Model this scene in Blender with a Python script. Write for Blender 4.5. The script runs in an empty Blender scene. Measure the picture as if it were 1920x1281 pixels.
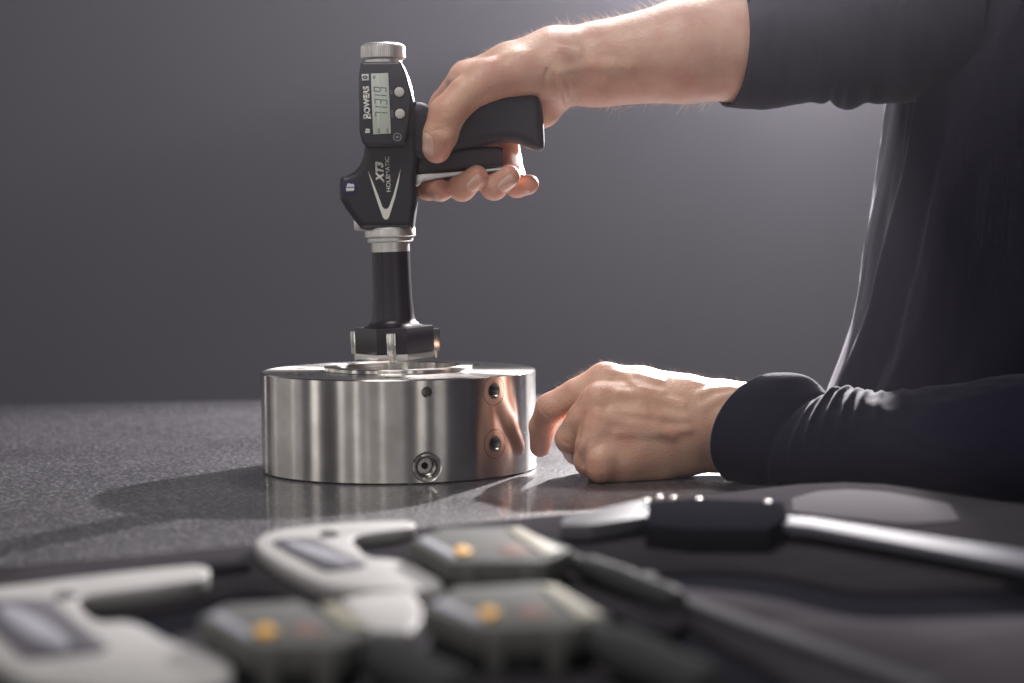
import bpy, bmesh, math, random
import numpy as np
from mathutils import Vector, Matrix, noise as mnoise

random.seed(7); rng = np.random.default_rng(7)
sc = bpy.context.scene
S = 0.001                       # all lengths below are written in millimetres

# ------------------------------------------------------------------ camera
FPX, CAM_D, CAM_H, CAM_CX, TILT, ROLL = 3733.33, 1341.2, 159.25, -76.79, 0.0555, 0.0097
CAM = np.array([-CAM_CX, -CAM_D, CAM_H])
_R = np.array([1., 0, 0]); _U = np.array([0, math.sin(TILT), math.cos(TILT)]); _F = np.array([0, math.cos(TILT), -math.sin(TILT)])
cR = math.cos(ROLL)*_R - math.sin(ROLL)*_U; cU = math.sin(ROLL)*_R + math.cos(ROLL)*_U
cam_d = bpy.data.cameras.new('camera'); cam = bpy.data.objects.new('camera', cam_d)
sc.collection.objects.link(cam); sc.camera = cam
cam.matrix_world = Matrix(((cR[0], cU[0], -_F[0], CAM[0]*S), (cR[1], cU[1], -_F[1], CAM[1]*S), (cR[2], cU[2], -_F[2], CAM[2]*S), (0, 0, 0, 1)))
cam_d.lens = 70; cam_d.sensor_width = 36; cam_d.clip_start = 0.02; cam_d.clip_end = 50
cam_d.dof.use_dof = True; cam_d.dof.focus_distance = 1.300; cam_d.dof.aperture_fstop = 5.6; cam_d.dof.aperture_blades = 0

def ray(px, py):
    a = (px-960)/FPX; b = (640.5-py)/FPX
    return _F + a*cR + b*cU
def at(px, py, y=None, z=None):          # a point of the place, seen at that pixel of the photograph, at a known depth or height
    d = ray(px, py)
    t = (y-CAM[1])/d[1] if y is not None else (z-CAM[2])/d[2]
    return CAM + t*d

# ------------------------------------------------------------------ light
w = bpy.data.worlds.new('World'); sc.world = w; w.use_nodes = True
w.node_tree.nodes['Background'].inputs[0].default_value = (0.86, 0.86, 1.0, 1)
w.node_tree.nodes['Background'].inputs[1].default_value = 0.05
LIGHT = np.array([418., 770., 455.])

def look(loc, target):
    d = Vector(target)-Vector(loc)
    return d.to_track_quat('-Z', 'Y').to_euler()
def lamp(name, kind, loc, target, energy, color=(1, 1, 1), size=100, size_y=None, spread=None, spot=None, blend=0.5):
    l = bpy.data.lights.new(name, kind); l.energy = energy; l.color = color
    if kind == 'AREA':
        l.size = size*S
        if size_y: l.shape = 'RECTANGLE'; l.size_y = size_y*S
        else: l.shape = 'DISK'
        if spread: l.spread = math.radians(spread)
    else:
        l.shadow_soft_size = size*S
        if kind == 'SPOT': l.spot_size = math.radians(spot); l.spot_blend = blend
    o = bpy.data.objects.new(name, l); sc.collection.objects.link(o)
    o.location = Vector(loc)*S; o.rotation_euler = look(loc, target)
    return o
lamp('back_lamp', 'SPOT', LIGHT, (100, 0, 120), 210, (1, 0.95, 0.94), 17, spot=100, blend=0.6)
lamp('added_rim_light', 'AREA', (200, 700, 1050), (120, 0, 180), 13, (1, 0.96, 0.95), 420, 300)  # added broad light that whitens the top rims of arm and hands
lamp('wall_fill', 'AREA', (300, 1450, 1850), (520, 2600, 900), 17, (0.97, 0.95, 1.0), 700, 400)  # unseen light placed to brighten the wall's upper right
# softboxes and strip lamps on the camera's side; their reflections band the steel
def ring_lamp(name, az, dist, z, wd, ht, radiance, color=(1, 0.95, 0.89)):
    a = math.radians(az); loc = (dist*math.sin(a), -dist*math.cos(a), z)
    return lamp(name, 'AREA', loc, (0, 0, 60), radiance*math.pi*wd*ht*1e-6, color, wd, ht)
ring_lamp('softbox_lamp', -105, 1900, 600, 1700, 1300, 0.5)
ring_lamp('softbox_lamp', -18, 2300, 700, 2300, 1300, 0.42)
for az, wd, rad in ((-140, 90, 1.6), (-118, 70, 1.0), (-92, 90, .9), (-68, 190, 2.4), (-44, 130, 2.0), (-31, 70, 2.8), (-22, 36, 1.2), (-10, 44, 3.0), (5, 40, .7), (21, 170, 2.4), (36, 260, 1.1)):
    ring_lamp('strip_lamp', az, 1650, 380, wd, 1100, rad)
lamp('overhead_fill', 'AREA', (-250, -900, 1900), (100, -100, 100), 22, (1, 0.96, 0.93), 900, 600)  # unseen overhead fill, added to lift skin and near sides

vs = sc.view_settings
vs.view_transform = 'Standard'; vs.look = 'None'; vs.exposure = 0; vs.gamma = 1; vs.use_curve_mapping = False
sc.cycles.use_denoising = True
sc.cycles.max_bounces = 10; sc.cycles.volume_bounces = 0

# ------------------------------------------------------------------ materials
MATS = {}
def mat(name, color=(0.5, 0.5, 0.5), rough=0.5, metal=0.0, var=0.0, vscale=60, bump=0.0, bscale=400, rvar=0.0, **kw):
    if name in MATS: return MATS[name]
    m = bpy.data.materials.new(name); m.use_nodes = True; MATS[name] = m
    nt = m.node_tree; N = nt.nodes; L = nt.links; b = N['Principled BSDF']
    b.inputs['Base Color'].default_value = (*color, 1); b.inputs['Roughness'].default_value = rough; b.inputs['Metallic'].default_value = metal
    for k, v in kw.items(): b.inputs[k.replace('_', ' ')].default_value = v
    tc = N.new('ShaderNodeTexCoord')
    if var or rvar:
        n = N.new('ShaderNodeTexNoise'); n.inputs['Scale'].default_value = vscale; n.inputs['Detail'].default_value = 5
        L.new(tc.outputs['Object'], n.inputs['Vector'])
        if var:
            mr = N.new('ShaderNodeMapRange'); mr.inputs['From Min'].default_value = 0.3; mr.inputs['From Max'].default_value = 0.7
            mr.inputs['To Min'].default_value = 1-var; mr.inputs['To Max'].default_value = 1+var; L.new(n.outputs[0], mr.inputs[0])
            mx = N.new('ShaderNodeMix'); mx.data_type = 'RGBA'; mx.blend_type = 'MULTIPLY'; mx.inputs[0].default_value = 1
            mx.inputs[6].default_value = (*color, 1); L.new(mr.outputs[0], mx.inputs[7]); L.new(mx.outputs[2], b.inputs['Base Color'])
        if rvar:
            mr = N.new('ShaderNodeMapRange'); mr.inputs['From Min'].default_value = 0.3; mr.inputs['From Max'].default_value = 0.7
            mr.inputs['To Min'].default_value = max(0, rough-rvar); mr.inputs['To Max'].default_value = rough+rvar; L.new(n.outputs[0], mr.inputs[0]); L.new(mr.outputs[0], b.inputs['Roughness'])
    if bump:
        n2 = N.new('ShaderNodeTexNoise'); n2.inputs['Scale'].default_value = bscale; n2.inputs['Detail'].default_value = 3
        L.new(tc.outputs['Object'], n2.inputs['Vector'])
        bp = N.new('ShaderNodeBump'); bp.inputs['Strength'].default_value = bump; bp.inputs['Distance'].default_value = 0.0005
        L.new(n2.outputs[0], bp.inputs['Height']); L.new(bp.outputs[0], b.inputs['Normal'])
    return m

def steel_mat():
    m = mat('turned_steel', (0.60, 0.575, 0.55), 0.24, 1.0)
    nt = m.node_tree; N = nt.nodes; L = nt.links; b = N['Principled BSDF']
    tg = N.new('ShaderNodeTangent'); tg.direction_type = 'RADIAL'; tg.axis = 'Z'
    b.inputs['Anisotropic'].default_value = 0.93; b.inputs['Anisotropic Rotation'].default_value = 0.25; L.new(tg.outputs[0], b.inputs['Tangent'])
    tc = N.new('ShaderNodeTexCoord'); mp = N.new('ShaderNodeMapping'); mp.inputs['Scale'].default_value = (3, 3, 2600)
    L.new(tc.outputs['Object'], mp.inputs[0])
    n = N.new('ShaderNodeTexNoise'); n.inputs['Scale'].default_value = 1; n.inputs['Detail'].default_value = 3; L.new(mp.outputs[0], n.inputs['Vector'])
    mr = N.new('ShaderNodeMapRange'); mr.inputs['To Min'].default_value = 0.22; mr.inputs['To Max'].default_value = 0.26; L.new(n.outputs[0], mr.inputs[0]); L.new(mr.outputs[0], b.inputs['Roughness'])
    n2 = N.new('ShaderNodeTexNoise'); n2.inputs['Scale'].default_value = 45; n2.inputs['Detail'].default_value = 6; L.new(tc.outputs['Object'], n2.inputs['Vector'])
    rp = N.new('ShaderNodeValToRGB'); rp.color_ramp.elements[0].color = (0.53, 0.50, 0.475, 1); rp.color_ramp.elements[1].color = (0.66, 0.64, 0.615, 1)
    rp.color_ramp.elements[0].position = .35; rp.color_ramp.elements[1].position = .65
    L.new(n2.outputs[0], rp.inputs[0]); L.new(rp.outputs[0], b.inputs['Base Color'])
    bp = N.new('ShaderNodeBump'); bp.inputs['Strength'].default_value = 0.008; bp.inputs['Distance'].default_value = 0.00005
    L.new(n.outputs[0], bp.inputs['Height']); L.new(bp.outputs[0], b.inputs['Normal'])
    return m

def table_mat():
    m = mat('dark_speckled_laminate', (0.03, 0.03, 0.034), 0.32)
    nt = m.node_tree; N = nt.nodes; L = nt.links; b = N['Principled BSDF']
    tc = N.new('ShaderNodeTexCoord')
    v = N.new('ShaderNodeTexVoronoi'); v.inputs['Scale'].default_value = 560; L.new(tc.outputs['Object'], v.inputs['Vector'])
    n = N.new('ShaderNodeTexNoise'); n.inputs['Scale'].default_value = 9; n.inputs['Detail'].default_value = 6; L.new(tc.outputs['Object'], n.inputs['Vector'])
    n3 = N.new('ShaderNodeTexNoise'); n3.inputs['Scale'].default_value = 380; n3.inputs['Detail'].default_value = 4; L.new(tc.outputs['Object'], n3.inputs['Vector'])
    rp = N.new('ShaderNodeValToRGB'); e = rp.color_ramp.elements
    e[0].position = 0.45; e[0].color = (0.024, 0.023, 0.028, 1); e[1].position = 0.72; e[1].color = (0.075, 0.071, 0.08, 1)
    L.new(n3.outputs[0], rp.inputs[0])
    sp = N.new('ShaderNodeSeparateColor'); L.new(v.outputs['Color'], sp.inputs[0])
    r2 = N.new('ShaderNodeValToRGB'); e2 = r2.color_ramp.elements; e2[0].position = .72; e2[0].color = (0, 0, 0, 1); e2[1].position = .98; e2[1].color = (1, 1, 1, 1); L.new(sp.outputs[0], r2.inputs[0])
    m2 = N.new('ShaderNodeMix'); m2.data_type = 'RGBA'; L.new(r2.outputs[0], m2.inputs[0]); L.new(rp.outputs[0], m2.inputs[6]); m2.inputs[7].default_value = (.17, .16, .178, 1); L.new(m2.outputs[2], b.inputs['Base Color'])
    mr = N.new('ShaderNodeMapRange'); mr.inputs['From Min'].default_value = .35; mr.inputs['From Max'].default_value = .65
    mr.inputs['To Min'].default_value = 0.34; mr.inputs['To Max'].default_value = 0.42; L.new(n.outputs[0], mr.inputs[0]); L.new(mr.outputs[0], b.inputs['Roughness'])
    bp = N.new('ShaderNodeBump'); bp.inputs['Strength'].default_value = 1.0; bp.inputs['Distance'].default_value = 0.0007
    L.new(n3.outputs[0], bp.inputs['Height']); L.new(bp.outputs[0], b.inputs['Normal'])
    b.inputs['Coat Weight'].default_value = 0.55; b.inputs['Coat Roughness'].default_value = 0.10; b.inputs['Coat IOR'].default_value = 1.4
    return m

def skin_mat():
    m = mat('skin', (0.56, 0.33, 0.23), 0.46)
    nt = m.node_tree; N = nt.nodes; L = nt.links; b = N['Principled BSDF']
    tc = N.new('ShaderNodeTexCoord')
    n = N.new('ShaderNodeTexNoise'); n.inputs['Scale'].default_value = 55; n.inputs['Detail'].default_value = 5; L.new(tc.outputs['Object'], n.inputs['Vector'])
    rp = N.new('ShaderNodeValToRGB'); e = rp.color_ramp.elements
    e[0].position = 0.32; e[0].color = (0.57, 0.305, 0.215, 1); e[1].position = 0.68; e[1].color = (0.66, 0.425, 0.305, 1)
    L.new(n.outputs[0], rp.inputs[0])
    at_ = N.new('ShaderNodeAttribute'); at_.attribute_name = 'redness'
    mx = N.new('ShaderNodeMix'); mx.data_type = 'RGBA'; L.new(at_.outputs['Fac'], mx.inputs[0]); L.new(rp.outputs[0], mx.inputs[6]); mx.inputs[7].default_value = (0.56, 0.22, 0.165, 1)
    L.new(mx.outputs[2], b.inputs['Base Color'])
    b.inputs['Subsurface Weight'].default_value = 0.35; b.inputs['Subsurface Radius'].default_value = (1.0, 0.32, 0.16); b.inputs['Subsurface Scale'].default_value = 0.006
    mp = N.new('ShaderNodeMapping'); mp.inputs['Scale'].default_value = (330, 520, 520); L.new(tc.outputs['Object'], mp.inputs[0])
    v = N.new('ShaderNodeTexVoronoi'); v.inputs['Scale'].default_value = 1; v.feature = 'DISTANCE_TO_EDGE'; L.new(mp.outputs[0], v.inputs['Vector'])
    cl = N.new('ShaderNodeMapRange'); cl.inputs['From Max'].default_value = 0.25; L.new(v.outputs[0], cl.inputs[0])
    n2 = N.new('ShaderNodeTexNoise'); n2.inputs['Scale'].default_value = 190; n2.inputs['Detail'].default_value = 5; L.new(tc.outputs['Object'], n2.inputs['Vector'])
    ad = N.new('ShaderNodeMath'); ad.operation = 'MULTIPLY_ADD'; ad.inputs[1].default_value = 0.35; L.new(cl.outputs[0], ad.inputs[0]); L.new(n2.outputs[0], ad.inputs[2])
    bp = N.new('ShaderNodeBump'); bp.inputs['Strength'].default_value = 0.4; bp.inputs['Distance'].default_value = 0.0007
    L.new(ad.outputs[0], bp.inputs['Height']); L.new(bp.outputs[0], b.inputs['Normal'])
    n4 = N.new('ShaderNodeTexNoise'); n4.inputs['Scale'].default_value = 420; n4.inputs['Detail'].default_value = 3; L.new(tc.outputs['Object'], n4.inputs['Vector'])
    m4 = N.new('ShaderNodeMapRange'); m4.inputs['To Min'].default_value = .34; m4.inputs['To Max'].default_value = .62; L.new(n4.outputs[0], m4.inputs[0]); L.new(m4.outputs[0], b.inputs['Roughness'])
    return m

def cloth_mat():
    m = mat('navy_jersey', (0.0075, 0.007, 0.0165), 0.9)
    nt = m.node_tree; N = nt.nodes; L = nt.links; b = N['Principled BSDF']
    b.inputs['Sheen Weight'].default_value = 0.13; b.inputs['Sheen Roughness'].default_value = 0.35; b.inputs['Sheen Tint'].default_value = (0.75, 0.72, 0.85, 1)
    b.inputs['Specular IOR Level'].default_value = 0.1
    tc = N.new('ShaderNodeTexCoord')
    n = N.new('ShaderNodeTexNoise'); n.inputs['Scale'].default_value = 900; n.inputs['Detail'].default_value = 2; L.new(tc.outputs['Object'], n.inputs['Vector'])
    bp = N.new('ShaderNodeBump'); bp.inputs['Strength'].default_value = 0.5; bp.inputs['Distance'].default_value = 0.0004
    L.new(n.outputs[0], bp.inputs['Height']); L.new(bp.outputs[0], b.inputs['Normal'])
    return m

STEEL = steel_mat(); TABLE = table_mat(); SKIN = skin_mat(); CLOTH = cloth_mat()
BLACK = mat('black_moulded_plastic', (0.018, 0.016, 0.022), 0.42, bump=0.12, bscale=1500, rvar=0.06)
RUBBER = mat('black_soft_grip', (0.022, 0.019, 0.026), 0.55, bump=0.25, bscale=1800)
ANOD = mat('black_anodised', (0.02, 0.016, 0.022), 0.33, 0.35, bump=0.05)
SATIN = mat('satin_silver', (0.62, 0.60, 0.58), 0.38, 0.9, bump=0.05, bscale=900)
CHROME = mat('polished_steel', (0.68, 0.66, 0.63), 0.2, 1.0)
GREYP = mat('light_grey_plastic', (0.55, 0.53, 0.50), 0.45)
LCD = mat('lcd_glass', (0.50, 0.55, 0.49), 0.12, Coat_Weight=0.6, Coat_Roughness=0.03)
SEG = mat('lcd_segment', (0.10, 0.12, 0.11), 0.4)
PRINT = mat('white_print', (0.68, 0.67, 0.64), 0.5)
BLUE = mat('navy_badge', (0.012, 0.012, 0.075), 0.35)
NAIL = mat('fingernail', (0.66, 0.42, 0.34), 0.22, Specular_IOR_Level=0.7, Subsurface_Weight=0.25, Subsurface_Scale=0.002)
HAIR = mat('body_hair', (0.62, 0.48, 0.34), 0.35)
_n = HAIR.node_tree; _t = _n.nodes.new('ShaderNodeBsdfTranslucent'); _t.inputs[0].default_value = (.8, .68, .55, 1); _m = _n.nodes.new('ShaderNodeMixShader'); _m.inputs[0].default_value = .6
_n.links.new(_n.nodes['Principled BSDF'].outputs[0], _m.inputs[1]); _n.links.new(_t.outputs[0], _m.inputs[2]); _n.links.new(_m.outputs[0], _n.nodes['Material Output'].inputs[0])
WALL = mat('grey_wall_paint', (0.168, 0.165, 0.185), 0.9, var=0.03, vscale=2)
IVORY = mat('ivory_enamel', (0.295, 0.288, 0.286), 0.6, var=0.05, Specular_IOR_Level=0.08)
PAD = mat('grey_insulating_plate', (0.085, 0.08, 0.095), 0.6, Specular_IOR_Level=0.05)
BADGE = mat('pale_badge', (0.25, 0.25, 0.29), 0.6, Specular_IOR_Level=0.05)
HOUSE = mat('grey_display_housing', (0.105, 0.107, 0.104), 0.7, Specular_IOR_Level=0.02)
HOUSED = mat('dark_grey_housing', (0.045, 0.047, 0.048), 0.7, Specular_IOR_Level=0.02)
YELLOW = mat('yellow_button', (0.66, 0.36, 0.06), 0.6, Specular_IOR_Level=0.1)
CREAM = mat('cream_button', (0.24, 0.22, 0.165), 0.6, Specular_IOR_Level=0.1)
REDM = mat('red_brown_label', (0.20, 0.13, 0.115), 0.7, Specular_IOR_Level=0.02)
FOAM = mat('dark_case_foam', (0.040, 0.037, 0.042), 0.85, Specular_IOR_Level=0.0, var=0.08, vscale=40, bump=0.2, bscale=700)
CASE = mat('black_case_shell', (0.012, 0.012, 0.016), 0.6, Specular_IOR_Level=0.0)
DULL = mat('dull_grey_bar', (0.095, 0.092, 0.102), 0.7, Specular_IOR_Level=0.0)
HOLE = mat('dark_hole_steel', (0.30, 0.29, 0.27), 0.28, 1.0)  # darker steel for the hole walls

# ------------------------------------------------------------------ object helpers
def link(name, me, m, parent=None):
    o = bpy.data.objects.new(name, me); sc.collection.objects.link(o)
    if m: me.materials.append(m)
    if parent is not None: o.parent = parent
    return o
def tag(o, label=None, cat=None, group=None, kind=None):
    if label: o['label'] = label
    if cat: o['category'] = cat
    if group: o['group'] = group
    if kind: o['kind'] = kind
    return o
def empty(name, loc, label, cat, group=None):
    # parts are written in world millimetres, so the root sits at the thing's base and its parts undo that offset
    o = bpy.data.objects.new(name, None); sc.collection.objects.link(o)
    o.location = Vector(loc)*S; o.empty_display_size = 0.02
    return tag(o, label, cat, group)
def child(name, me, m, parent):
    o = link(name, me, m, parent)
    p = parent; off = Vector((0, 0, 0))
    while p is not None: off -= p.location; p = p.parent
    o.location = off
    return o
def pydata(name, V, F, smooth=False):
    me = bpy.data.meshes.new(name); me.from_pydata((np.asarray(V)*S).tolist(), [], [list(f) for f in F]); me.update()
    if smooth: me.shade_smooth()
    return me
def bm_mesh(name, bm, smooth_deg=None):
    bmesh.ops.recalc_face_normals(bm, faces=bm.faces)
    me = bpy.data.meshes.new(name); bm.to_mesh(me); bm.free()
    if smooth_deg is not None:
        me.shade_smooth(); sharp_edges(me, smooth_deg)
    return me
def sharp_edges(me, deg):
    bm = bmesh.new(); bm.from_mesh(me); c = math.radians(deg)
    for e in bm.edges:
        if len(e.link_faces) == 2: e.smooth = e.calc_face_angle(0) < c
    bm.to_mesh(me); bm.free()
def prism(name, P, off, bevel=0.0, seg=2, deg=35):
    """polygon P (list of 3-D points, mm) extruded by the vector off, edges of both caps bevelled"""
    bm = bmesh.new(); off = Vector(off)*S
    a = [bm.verts.new(Vector(p)*S) for p in P]; b = [bm.verts.new(Vector(p)*S+off) for p in P]; n = len(P)
    fa = bm.faces.new(a); fb = bm.faces.new(b[::-1])
    for i in range(n): bm.faces.new((a[i], b[i], b[(i+1) % n], a[(i+1) % n]))
    bmesh.ops.recalc_face_normals(bm, faces=bm.faces)
    if bevel:
        es = list({e for f in (fa, fb) for e in f.edges})
        bmesh.ops.bevel(bm, geom=es, offset=bevel*S, segments=seg, affect='EDGES', profile=0.5, clamp_overlap=True)
    return bm_mesh(name, bm, deg)
def smooth_poly(P, it=2):
    P = [np.asarray(p, float) for p in P]
    for _ in range(it):
        Q = []
        for i in range(len(P)):
            a, b = P[i], P[(i+1) % len(P)]
            Q += [a*.75+b*.25, a*.25+b*.75]
        P = Q
    return P
def round_poly(P, r, n=5):
    P = [np.asarray(p, float) for p in P]; Q = []; m = len(P)
    for i in range(m):
        a, b, c = P[i-1], P[i], P[(i+1) % m]; u = a-b; v = c-b; lu, lv = np.linalg.norm(u), np.linalg.norm(v); t = min(r, lu*.45, lv*.45)
        s, e = b+u/lu*t, b+v/lv*t
        for k in range(n+1):
            w_ = k/n; Q.append((1-w_)**2*s+2*w_*(1-w_)*b+w_*w_*e)
    return Q
def lathe(name, prof, a, ax, n=96, closed=True, radf=None, deg=35):
    """prof: list of (radius, distance along the unit axis ax from point a)"""
    a = np.asarray(a, float); ax = np.asarray(ax, float); ax = ax/np.linalg.norm(ax)
    u = np.cross(ax, (0, 1, 0.3)); u /= np.linalg.norm(u); v = np.cross(ax, u)
    V = []; F = []
    for k, (r, t) in enumerate(prof):
        for i in range(n):
            th = 2*math.pi*i/n; rr = r*(radf(th, k) if radf else 1)
            V.append(a+ax*t+rr*(math.cos(th)*u+math.sin(th)*v))
    for k in range(len(prof)-1):
        for i in range(n): F.append((k*n+i, k*n+(i+1) % n, (k+1)*n+(i+1) % n, (k+1)*n+i))
    if closed: F.append(tuple(range(n))[::-1]); F.append(tuple(range((len(prof)-1)*n, len(prof)*n)))
    me = pydata(name, V, F); bm = bmesh.new(); bm.from_mesh(me); bmesh.ops.recalc_face_normals(bm, faces=bm.faces)
    bm.to_mesh(me); bm.free(); me.shade_smooth(); sharp_edges(me, deg)
    return me
def box(name, c, ex, ey, ez, bevel=0.0, seg=2):
    c, ex, ey, ez = [np.asarray(q, float) for q in (c, ex, ey, ez)]
    P = [c-ex-ey-ez, c+ex-ey-ez, c+ex+ey-ez, c-ex+ey-ez]
    bm = bmesh.new(); A = [bm.verts.new(Vector(p)*S) for p in P]; B = [bm.verts.new(Vector(p+2*ez)*S) for p in P]
    bm.faces.new(A[::-1]); bm.faces.new(B)
    for i in range(4): bm.faces.new((A[i], A[(i+1) % 4], B[(i+1) % 4], B[i]))
    bmesh.ops.recalc_face_normals(bm, faces=bm.faces)
    if bevel: bmesh.ops.bevel(bm, geom=list(bm.edges), offset=bevel*S, segments=seg, affect='EDGES', profile=0.5)
    return bm_mesh(name, bm, 35)
def join_meshes(name, meshes):
    bm = bmesh.new()
    for m in meshes: bm.from_mesh(m)
    me = bpy.data.meshes.new(name); bm.to_mesh(me); bm.free(); return me

# ------------------------------------------------------------------ signed-distance modelling (for hands and moulded bodies)
def smin(a, b, k):
    if k <= 0: return np.minimum(a, b)
    h = np.clip(0.5+0.5*(b-a)/k, 0, 1)
    return b*(1-h)+a*h-k*h*(1-h)
def rcone(a, b, r1, r2):
    a = np.asarray(a, float); b = np.asarray(b, float); ba = b-a; l2 = ba@ba; rr = r1-r2; a2 = l2-rr*rr
    if a2 <= 1e-6: return lambda P: np.linalg.norm(P-(a if r1 > r2 else b), axis=1)-max(r1, r2)
    il2 = 1/l2
    def f(P):
        pa = P-a; y = pa@ba; z = y-l2
        q = pa*l2-np.outer(y, ba); x2 = (q*q).sum(1); y2 = y*y*l2; z2 = z*z*l2
        k = math.copysign(1, rr)*rr*rr*x2
        d = (np.sqrt(x2*a2*il2)+y*rr)*il2-r1
        m1 = np.sign(z)*a2*z2 > k; m2 = np.sign(y)*a2*y2 < k
        d = np.where(m2, np.sqrt(x2+y2)*il2-r1, d)
        return np.where(m1, np.sqrt(x2+z2)*il2-r2, d)
    return f
def chain(pts, rad, k=3.0):
    fs = [rcone(pts[i], pts[i+1], rad[i], rad[i+1]) for i in range(len(pts)-1)]
    def f(P):
        d = fs[0](P)
        for g in fs[1:]: d = smin(d, g(P), k)
        return d
    return f
def ellipsoid(c, r, R=None):
    c = np.asarray(c, float); r = np.asarray(r, float)
    def f(P):
        q = P-c
        if R is not None: q = q@R
        k0 = np.linalg.norm(q/r, axis=1); k1 = np.linalg.norm(q/(r*r), axis=1)+1e-9
        return k0*(k0-1)/k1
    return f
def union(fs, k):
    def f(P):
        d = fs[0](P)
        for g in fs[1:]: d = smin(d, g(P), k)
        return d
    return f
def extruded(poly2, y0, y1, rnd):
    """rounded slab: polygon in (x,z), from depth y0 to y1"""
    A = np.asarray(poly2, float); B = np.roll(A, -1, 0); yc = (y0+y1)/2; hy = (y1-y0)/2
    def f(P):
        p = P[:, [0, 2]]; d2 = np.full(len(p), 1e18); s = np.ones(len(p))
        for a, b in zip(A, B):
            e = b-a; wv = p-a; t = np.clip((wv@e)/(e@e), 0, 1); q = wv-t[:, None]*e
            d2 = np.minimum(d2, (q*q).sum(1))
            c1 = p[:, 1] >= a[1]; c2 = p[:, 1] < b[1]; c3 = e[0]*wv[:, 1] > e[1]*wv[:, 0]
            s = np.where((c1 & c2 & c3) | (~c1 & ~c2 & ~c3), -s, s)
        d = s*np.sqrt(d2)+rnd; wy = np.abs(P[:, 1]-yc)-hy+rnd
        return np.minimum(np.maximum(d, wy), 0)+np.sqrt(np.maximum(d, 0)**2+np.maximum(wy, 0)**2)-rnd
    return f
def polygonise(f, lo, hi, h, smooth_it=2):
    lo = np.asarray(lo, float); hi = np.asarray(hi, float); nb = np.ceil((hi-lo)/(4*h)).astype(int)
    g = [lo[i]+4*h*(np.arange(nb[i])+.5)-h*.5 for i in range(3)]
    C = np.stack(np.meshgrid(*g, indexing='ij'), -1).reshape(-1, 3)
    dc = np.concatenate([f(c) for c in np.array_split(C, max(1, len(C)//200000))]).reshape(nb)
    D = np.repeat(np.repeat(np.repeat(dc, 4, 0), 4, 1), 4, 2).astype(np.float32)
    act = np.argwhere(np.abs(dc) < 4*h*1.9+2)
    o = np.stack(np.meshgrid(*[np.arange(4)]*3, indexing='ij'), -1).reshape(-1, 3)
    for ch in np.array_split(act, max(1, len(act)//4000)):
        I = (ch[:, None, :]*4+o[None]).reshape(-1, 3)
        D[I[:, 0], I[:, 1], I[:, 2]] = f(lo+I*h)
    ins = D < 0
    cell = np.zeros(np.array(D.shape)-1, np.uint8); n = D.shape
    for a in (0, 1):
        for b in (0, 1):
            for c in (0, 1): cell += ins[a:n[0]-1+a, b:n[1]-1+b, c:n[2]-1+c]
    mixed = (cell > 0) & (cell < 8); idx = np.argwhere(mixed); vid = np.full(cell.shape, -1, np.int64); vid[mixed] = np.arange(len(idx))
    cor = np.array([(a, b, c) for a in (0, 1) for b in (0, 1) for c in (0, 1)])
    val = np.stack([D[idx[:, 0]+c[0], idx[:, 1]+c[1], idx[:, 2]+c[2]] for c in cor], 1)
    acc = np.zeros((len(idx), 3)); cnt = np.zeros(len(idx))
    for i in range(8):
        for j in range(i+1, 8):
            if np.abs(cor[i]-cor[j]).sum() != 1: continue
            m = (val[:, i] < 0) != (val[:, j] < 0)
            t = val[m, i]/(val[m, i]-val[m, j]); acc[m] += cor[i]+t[:, None]*(cor[j]-cor[i]); cnt[m] += 1
    V = lo+(idx+acc/cnt[:, None])*h
    F = []
    for ax in range(3):
        sl0 = [slice(None)]*3; sl1 = [slice(None)]*3; sl0[ax] = slice(0, -1); sl1[ax] = slice(1, None)
        A = ins[tuple(sl0)]; B = ins[tuple(sl1)]
        e = np.argwhere(A != B); u, v = [i for i in range(3) if i != ax]
        ok = (e[:, u] > 0) & (e[:, v] > 0) & (e[:, u] < cell.shape[u]) & (e[:, v] < cell.shape[v]); e = e[ok]
        def cid(du, dv):
            q = e.copy(); q[:, u] -= du; q[:, v] -= dv; return vid[q[:, 0], q[:, 1], q[:, 2]]
        quad = np.stack([cid(1, 1), cid(0, 1), cid(0, 0), cid(1, 0)], 1)
        flip = A[e[:, 0], e[:, 1], e[:, 2]]
        if ax == 1: flip = ~flip
        quad[~flip] = quad[~flip][:, ::-1]
        F.append(quad)
    F = np.concatenate(F)
    for _ in range(smooth_it):
        s = np.zeros_like(V); c = np.zeros(len(V))
        for i in range(4):
            for j in ((i+1) % 4, (i-1) % 4):
                np.add.at(s, F[:, i], V[F[:, j]]); np.add.at(c, F[:, i], 1)
        V = V*.5+.5*s/np.maximum(c, 1)[:, None]
    return V, F
def trace_many(f, O, Dr, tmax=400):
    O = np.asarray(O, float); Dr = np.asarray(Dr, float); Dr = Dr/np.linalg.norm(Dr, axis=1, keepdims=True); t = np.zeros(len(O)); hit = np.zeros(len(O), bool)
    for _ in range(90):
        live = ~hit & (t < tmax)
        if not live.any(): break
        v = f(O[live]+t[live, None]*Dr[live]); t[live] += np.where(v < .04, 0, np.maximum(v*.85, .04)); hit[np.flatnonzero(live)[v < .04]] = True
    return O+t[:, None]*Dr, hit
def on_surface_many(f, pl, ystart=-140):
    P, hit = trace_many(f, [at(a, b, y=ystart) for a, b in pl], [ray(a, b) for a, b in pl], 300)
    return [p for p, h in zip(P, hit) if h]
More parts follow.
